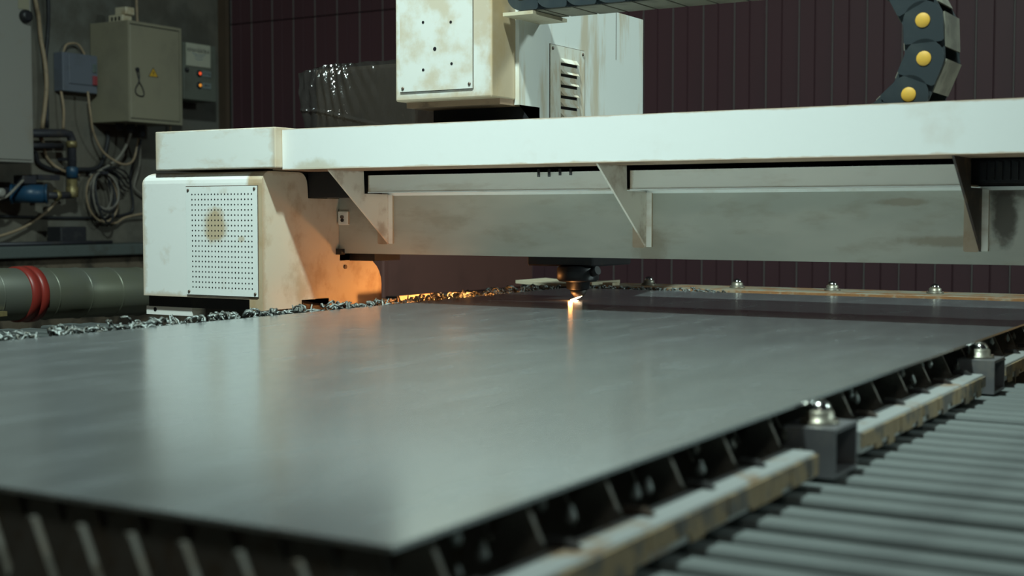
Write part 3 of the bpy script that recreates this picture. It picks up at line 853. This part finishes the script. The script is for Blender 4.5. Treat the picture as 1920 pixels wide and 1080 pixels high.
# rim and door
m = MB(); t = 0.014
m.box(-5.206, -5.198, 4.911, 4.911 + t, 0.702, 1.208); m.box(-5.206, -5.198, 5.284 - t, 5.284, 0.702, 1.208)
m.box(-5.206, -5.198, 4.911 + t, 5.284 - t, 0.702, 0.702 + t); m.box(-5.206, -5.198, 4.911 + t, 5.284 - t, 1.208 - t, 1.208)
m.build('rim', M_grey, ec)
MB().box(-5.2055, -5.2035, 4.925, 5.270, 0.716, 1.194).build('door_gap', M_ink, ec)
dr_ = MB().box(-5.205, -5.199, 4.929, 5.267, 0.720, 1.189).bevel(0.002, 1).build('door', M_grey, ec)
MB().prism([(5.047, 0.937), (5.118, 0.937), (5.0825, 0.988)], 'x', -5.199, -5.1984).build('warning_border', M_ink, dr_)
MB().prism([(5.053, 0.940), (5.112, 0.940), (5.0825, 0.982)], 'x', -5.1985, -5.1978).build('warning_triangle', M_warn, dr_)
MB().prism([(5.086, 0.972), (5.077, 0.957), (5.082, 0.957), (5.078, 0.943), (5.088, 0.960), (5.083, 0.960)], 'x', -5.1980, -5.1974).build('lightning_mark', M_ink, dr_)
for (gy, gl) in ((5.00, 0.036), (5.075, 0.04), (5.15, 0.065)):
    MB().lathe([(0.011, -gl), (0.019, -gl + 0.006), (0.019, -0.008), (0.023, -0.008), (0.023, 0.0)], (-5.36, gy, 0.702), 'z', 10).build('cable_gland', M_pipe, ec)
lo = [(-5.196, 4.962, 0.965), (-5.195, 4.972, 0.935), (-5.194, 4.978, 0.905), (-5.194, 4.957, 0.872), (-5.194, 4.955, 0.850), (-5.194, 4.972, 0.836), (-5.194, 5.004, 0.834), (-5.194, 5.012, 0.850), (-5.194, 4.998, 0.882), (-5.194, 4.981, 0.905), (-5.195, 4.983, 0.935), (-5.196, 4.978, 0.968)]
lc = thing('cord_loop', (-5.197, 4.975, 0.834), 'dark twisted cord loop hanging on the grey cabinet door', 'cord')
MB().tube(spline(lo, 4), 0.0028, 6).build('cord', M_cblk, lc)
MB().cyl((-5.1990, 4.968, 0.966), (-5.188, 4.968, 0.966), 0.010, n=10).build('knot', M_cblk, lc)

# things on top of that cabinet
tb = thing('terminal_block', (-5.33, 4.98, 1.208), 'pale plastic terminal block lying on top of the grey-green cabinet', 'terminal block')
MB().box(-5.37, -5.27, 4.945, 5.010, 1.208, 1.246).bevel(0.003, 1).build('base', M_beige, tb)
for k in range(3):
    MB().box(-5.352 + k * 0.026, -5.338 + k * 0.026, 4.9445, 4.947, 1.216, 1.236).build('terminal_slot', M_black, tb)
MB().box(-5.335, -5.255, 4.955, 5.015, 1.246, 1.285).bevel(0.004, 1).build('top', M_beige, tb)

# crane control box
cc = cabinet('crane_control_box', -5.30, 5.404, 5.655, 0.854, 1.160, M_ctl, 'dark olive control box with paper label and two lit pilot lamps')
pp = MB().box(-5.305, -5.2985, 5.423, 5.606, 1.036, 1.158).build('paper_label', M_paper, cc)
TR = (R(90), 0, R(90))
text_mesh('КРАН-БАЛКА', 0.0265, (-5.2983, 5.513, 1.120), TR, M_ink, 'lettering', pp)
for (zc, w, th) in ((1.098, 0.050, 0.0035), (1.086, 0.035, 0.003), (1.072, 0.028, 0.003)):
    m = MB()
    for k in range(8):
        t0, t1 = [(-1 + 2 * q / 8) for q in (k, k + 1)]
        ya, yb = 5.518 + w * t0, 5.518 + w * t1
        za, zb = zc + 0.006 * (t0 ** 2), zc + 0.006 * (t1 ** 2)
        m.prism([(ya, za), (yb, zb), (yb, zb + th), (ya, za + th)], 'x', -5.2985, -5.2979)
    m.build('print_line', M_inkb, pp)
for (zc, mat, word) in ((1.000, M_lred, 'СЕТЬ'), (0.936, M_lamb, 'ВКЛ')):
    be = MB().lathe([(0.018, -0.006), (0.018, 0.006), (0.012, 0.010), (0.010, 0.010)], (-5.304, 5.520, zc), 'x', 20).build('lamp_bezel', M_black, cc)
    MB().lathe([(0.0085, 0.0), (0.0085, 0.012), (0.006, 0.015), (0.001, 0.016)], (-5.304, 5.520, zc), 'x', 20).build('pilot_lamp', mat, be)
    ta = MB().box(-5.305, -5.2985, 5.546, 5.607, zc - 0.014, zc + 0.016).build('name_tag', M_tag, cc)
    text_mesh(word, 0.021, (-5.2983, 5.576, zc + 0.001), TR, M_ink, 'lettering', ta)
lk = MB().lathe([(0.012, -0.004), (0.012, 0.010), (0.006, 0.014)], (-5.304, 5.425, 1.012), 'x', 14).build('lock', M_black, cc)
MB().cyl((-5.294, 5.425, 1.016), (-5.288, 5.425, 1.016), 0.0035, n=8).build('lock_pin', M_ball, lk)

# switch box
sb = cabinet('switch_box', -5.40, 4.675, 4.895, 0.846, 1.038, M_blue, 'blue-grey plastic switch box with dull red button beside the grey cabinet')
MB().box(-5.405, -5.398, 4.71, 4.893, 0.885, 1.035).bevel(0.002, 1).build('front_cover', M_blue, sb)
MB().box(-5.405, -5.392, 4.858, 4.884, 0.950, 0.993).bevel(0.002, 1).build('start_button', M_bbtn, sb)
MB().box(-5.405, -5.390, 4.858, 4.886, 0.888, 0.934).bevel(0.002, 1).build('stop_button', M_rbtn, sb)

# tall pale cabinet
tc_ = cabinet('wall_cabinet', -5.20, 3.80, 4.324, 0.472, 1.62, M_grey2, 'tall pale grey wall cabinet with a round black knob')
MB().box(-5.206, -5.198, 3.815, 4.312, 0.485, 1.605).bevel(0.002, 1).build('door', M_grey2, tc_)
kp = MB().box(-5.1985, -5.1955, 4.245, 4.306, 1.178, 1.30).build('knob_plate', M_grey, tc_)
MB().lathe([(0.030, 0.0), (0.032, 0.010), (0.026, 0.026), (0.018, 0.030)], (-5.198, 4.280, 1.146), 'x', 20).build('knob', M_black, tc_)

# ------------------------------------------------------------------ left wall: pipes, pump, cables
pf = thing('water_pipe', (-5.38, 4.70, 0.30), 'dark bent water pipe with brass valve fittings on the concrete wall', 'pipe')
MB().tube([(-5.44, 4.34, 0.617), (-5.38, 4.36, 0.619), (-5.38, 4.66, 0.634), (-5.38, 4.69, 0.630), (-5.38, 4.703, 0.605), (-5.38, 4.702, 0.40)], 0.021, 12).build('pipe_run', M_pipe, pf)
MB().tube([(-5.40, 4.36, 0.560), (-5.40, 4.66, 0.572)], 0.014, 10).build('lower_pipe', M_pipe, pf)
MB().lathe([(0.026, 0.0), (0.026, 0.03), (0.022, 0.032)], (-5.38, 4.702, 0.565), 'z', 8).build('union_nut', M_brass, pf)
MB().lathe([(0.030, 0.0), (0.030, 0.05), (0.024, 0.055)], (-5.38, 4.702, 0.415), 'z', 8).build('valve_body', M_motor, pf)
MB().lathe([(0.027, 0.0), (0.030, 0.01), (0.030, 0.05), (0.024, 0.055), (0.026, 0.09)], (-5.38, 4.70, 0.318), 'z', 8).build('brass_tee', M_brass, pf)
MB().tube([(-5.38, 4.70, 0.330), (-5.37, 4.62, 0.325), (-5.36, 4.52, 0.325)], 0.018, 10).build('inlet_pipe', M_pipe, pf)
MB().lathe([(0.027, 0.0), (0.027, 0.022)], (-5.372, 4.585, 0.326), 'y', 8).build('hex_nut', M_brass, pf)
MB().box(-5.42, -5.35, 4.47, 4.60, 0.40, 0.425).build('pipe_bracket', M_pipe, pf)
MB().box(WX, -5.36, 4.69, 4.714, 0.500, 0.515).build('wall_clip', M_pipe, pf)

pu = thing('pump_motor', (-5.3, 4.40, 0.28), 'small blue cylindrical pump motor below the tall pale cabinet', 'motor')
ax0, ax1 = Vector((-5.36, 4.33, 0.330)), Vector((-5.255, 4.43, 0.330))
MB().cyl(ax0, ax1, 0.044, n=28).build('casing', M_motor, pu)
dv = (ax1 - ax0).normalized()
MB().cyl(ax1, ax1 + dv * 0.010, 0.047, n=28).build('end_ring', M_motor, pu)
MB().cyl(ax1 + dv * 0.010, ax1 + dv * 0.012, 0.038, n=28).build('end_cover', M_pipe, pu)
MB().cyl(ax0 - dv * 0.012, ax0, 0.049, n=28).build('flange', M_motor, pu)
MB().box(-5.36, -5.29, 4.33, 4.41, 0.376, 0.418).bevel(0.004, 1).build('terminal_box', M_pipe, pu)
MB().box(WX, -5.37, 4.29, 4.36, 0.30, 0.36).build('wall_bracket', M_pipe, pu)
MB().lathe([(0.020, -0.02), (0.024, 0.0), (0.022, 0.03), (0.010, 0.036)], (-5.30, 4.195, 0.332), 'x', 14).build('gauge', M_grey2, pu)
MB().tube([(-5.36, 4.33, 0.33), (-5.33, 4.25, 0.33), (-5.31, 4.20, 0.332)], 0.016, 8).build('outlet_pipe', M_pipe, pu)

def cable(pts, r, mat, label, xw=None, group=None):
    o = MB().tube(spline(pts, 5), r, 7).build('cable', mat)
    return tag(o, label, 'cable', group)
def WXp(pts, x=-5.43):
    return [(x + 0.012 * math.sin(i * 1.7), p[0], p[1]) for i, p in enumerate(pts)]
cable(WXp([(4.50, 1.55), (4.528, 1.273), (4.558, 1.199), (4.575, 1.098), (4.585, 0.969), (4.586, 0.839), (4.572, 0.655)], -5.43), 0.011, M_ctan, 'thick tan cable running down the wall beside the tall pale cabinet')
cable(WXp([(4.61, 1.55), (4.618, 1.285), (4.625, 1.13), (4.615, 0.998), (4.603, 0.867), (4.60, 0.660)], -5.445), 0.010, M_cblk, 'thick black cable running down the wall next to the tan cable')
cable([(-5.44, 4.709, 1.034), (-5.44, 4.73, 1.077), (-5.44, 4.768, 1.092), (-5.44, 4.808, 1.088), (-5.44, 4.839, 1.056), (-5.44, 4.85, 1.034)], 0.006, M_ctan, 'short tan cable arching over the top of the blue-grey switch box')
cable(WXp([(4.684, 0.85), (4.689, 0.755), (4.697, 0.655)]), 0.007, M_ctan, 'tan cable dropping from the switch box to the bent water pipe')
cable(WXp([(4.806, 0.85), (4.811, 0.736), (4.843, 0.644), (4.911, 0.552), (4.999, 0.498), (5.065, 0.497), (5.121, 0.533), (5.15, 0.630)], -5.375), 0.006, M_ctan, 'tan cable sagging from the switch box up to the grey cabinet glands')
cable([(-5.36, 5.075, 0.655), (-5.39, 5.067, 0.586), (-5.42, 5.029, 0.516), (-5.43, 4.927, 0.457), (-5.43, 4.86, 0.43)], 0.008, M_cgrey, 'grey cable bending left from the middle cabinet gland')
cable([(-5.36, 5.15, 0.628), (-5.40, 5.135, 0.519), (-5.43, 5.134, 0.435), (-5.45, 5.155, 0.379), (-5.455, 5.172, 0.267), (-5.46, 5.122, 0.233), (-5.46, 4.958, 0.216), (-5.46, 4.614, 0.217), (-5.46, 4.20, 0.227)], 0.007, M_cblk, 'black cable from the cabinet turning along the wall above the ledge')
cable(WXp([(4.56, 0.64), (4.577, 0.583), (4.605, 0.522), (4.653, 0.481), (4.703, 0.451), (4.80, 0.43)], -5.45), 0.008, M_ctan, 'tan cable crossing behind the water pipe towards the cable coil')
cable(WXp([(4.40, 0.62), (4.512, 0.549), (4.555, 0.486), (4.653, 0.455), (4.787, 0.459), (4.927, 0.479), (5.00, 0.60), (5.003, 0.665)], -5.445), 0.011, M_cblk, 'thick black cable sagging behind the water pipe')
cable([(-5.37, 5.15, 0.64), (-5.42, 5.19, 0.50), (-5.44, 5.17, 0.39), (-5.44, 5.189, 0.357), (-5.44, 5.26, 0.32)], 0.006, M_cgrey, 'thin grey cable hooking right below the grey cabinet')
cable(WXp([(4.66, 0.33), (4.616, 0.29), (4.566, 0.238), (4.452, 0.173), (4.297, 0.131), (4.15, 0.11)], -5.42), 0.007, M_ctan, 'tan cable drooping from the brass fittings to the ledge')
cable([(-5.30, 4.10, 0.28), (-5.29, 4.206, 0.306), (-5.28, 4.236, 0.321), (-5.275, 4.282, 0.362), (-5.283, 4.325, 0.393)], 0.007, M_cgrey, 'pale grey cable plugged into the blue pump motor')
cable([(-5.44, 5.21, 1.60), (-5.44, 5.205, 1.358), (-5.43, 5.202, 1.205)], 0.007, M_ctan, 'thin tan cable coming down into the top of the grey-green cabinet')
cable([(-5.44, 5.45, 0.86), (-5.44, 5.44, 0.75), (-5.44, 5.43, 0.55)], 0.006, M_ctan, 'thin tan cable hanging from the dark olive control box')
co = thing('cable_coil', (-5.42, 4.89, 0.20), 'loose coil of thin cables hung on the wall below the grey cabinet', 'cable coil')
for k in range(7):
    pts = []
    ry, rz = rnd.uniform(0.055, 0.095), rnd.uniform(0.085, 0.135)
    cy, cz = 4.89 + rnd.uniform(-0.02, 0.02), 0.445 - rz
    for i in range(22):
        t = 2 * math.pi * i / 22
        pts.append((-5.40 + 0.018 * math.sin(t + k) + 0.006 * k, cy + ry * math.sin(t) + 0.35 * (cz - 0.445 + rz * math.cos(t)) * -0.3, cz + rz * math.cos(t)))
    MB().tube(pts, 0.0055, 6, closed=True).build('loop', (M_ctan, M_cgrey, M_cblk, M_cgrey, M_cblk, M_cblk, M_cgrey)[k], co)
MB().box(WX, -5.35, 4.87, 4.91, 0.437, 0.452).build('hook', M_pipe, co)
cable(WXp([(4.90, 0.21), (4.95, 0.195), (5.029, 0.188), (5.103, 0.216), (5.209, 0.236), (5.32, 0.24)], -5.43), 0.006, M_ctan, 'tan cable tail leading away from the loose coil')
for k in range(5):                                # spray of thin wires from the coil to the glands
    cable([(-5.345 - 0.012 * k, 4.87 + 0.015 * k, 0.46), (-5.34 - 0.012 * k, 4.93 + 0.02 * k, 0.475 - 0.014 * k), (-5.36 - 0.012 * k, 5.03, 0.455 - 0.024 * k), (-5.40 - 0.012 * k, 5.10, 0.415 - 0.020 * k)], 0.0045, M_cblk,
          'thin dark wire spreading from the top of the coil', group='wires spreading from the cable coil')
tag(MB().box(-5.40, -5.30, 4.557, 4.718, 0.085, 0.172).bevel(0.006, 2).build('black_block', M_cblk), 'small black block standing on the ledge under the brass fittings', 'block')
for k, (ya, yb, xx, zz) in enumerate(((4.02, 4.72, -5.245, 0.0945), (4.10, 4.80, -5.195, 0.0945))):
    tag(MB().cyl((xx, ya, zz), (xx - 0.02, yb, zz), 0.009, n=10).build('steel_rod', M_pipe), ('dark steel rod lying on the ledge close in front of the black block' if k == 0 else 'dark steel rod lying along the front edge of the ledge'), 'rod')
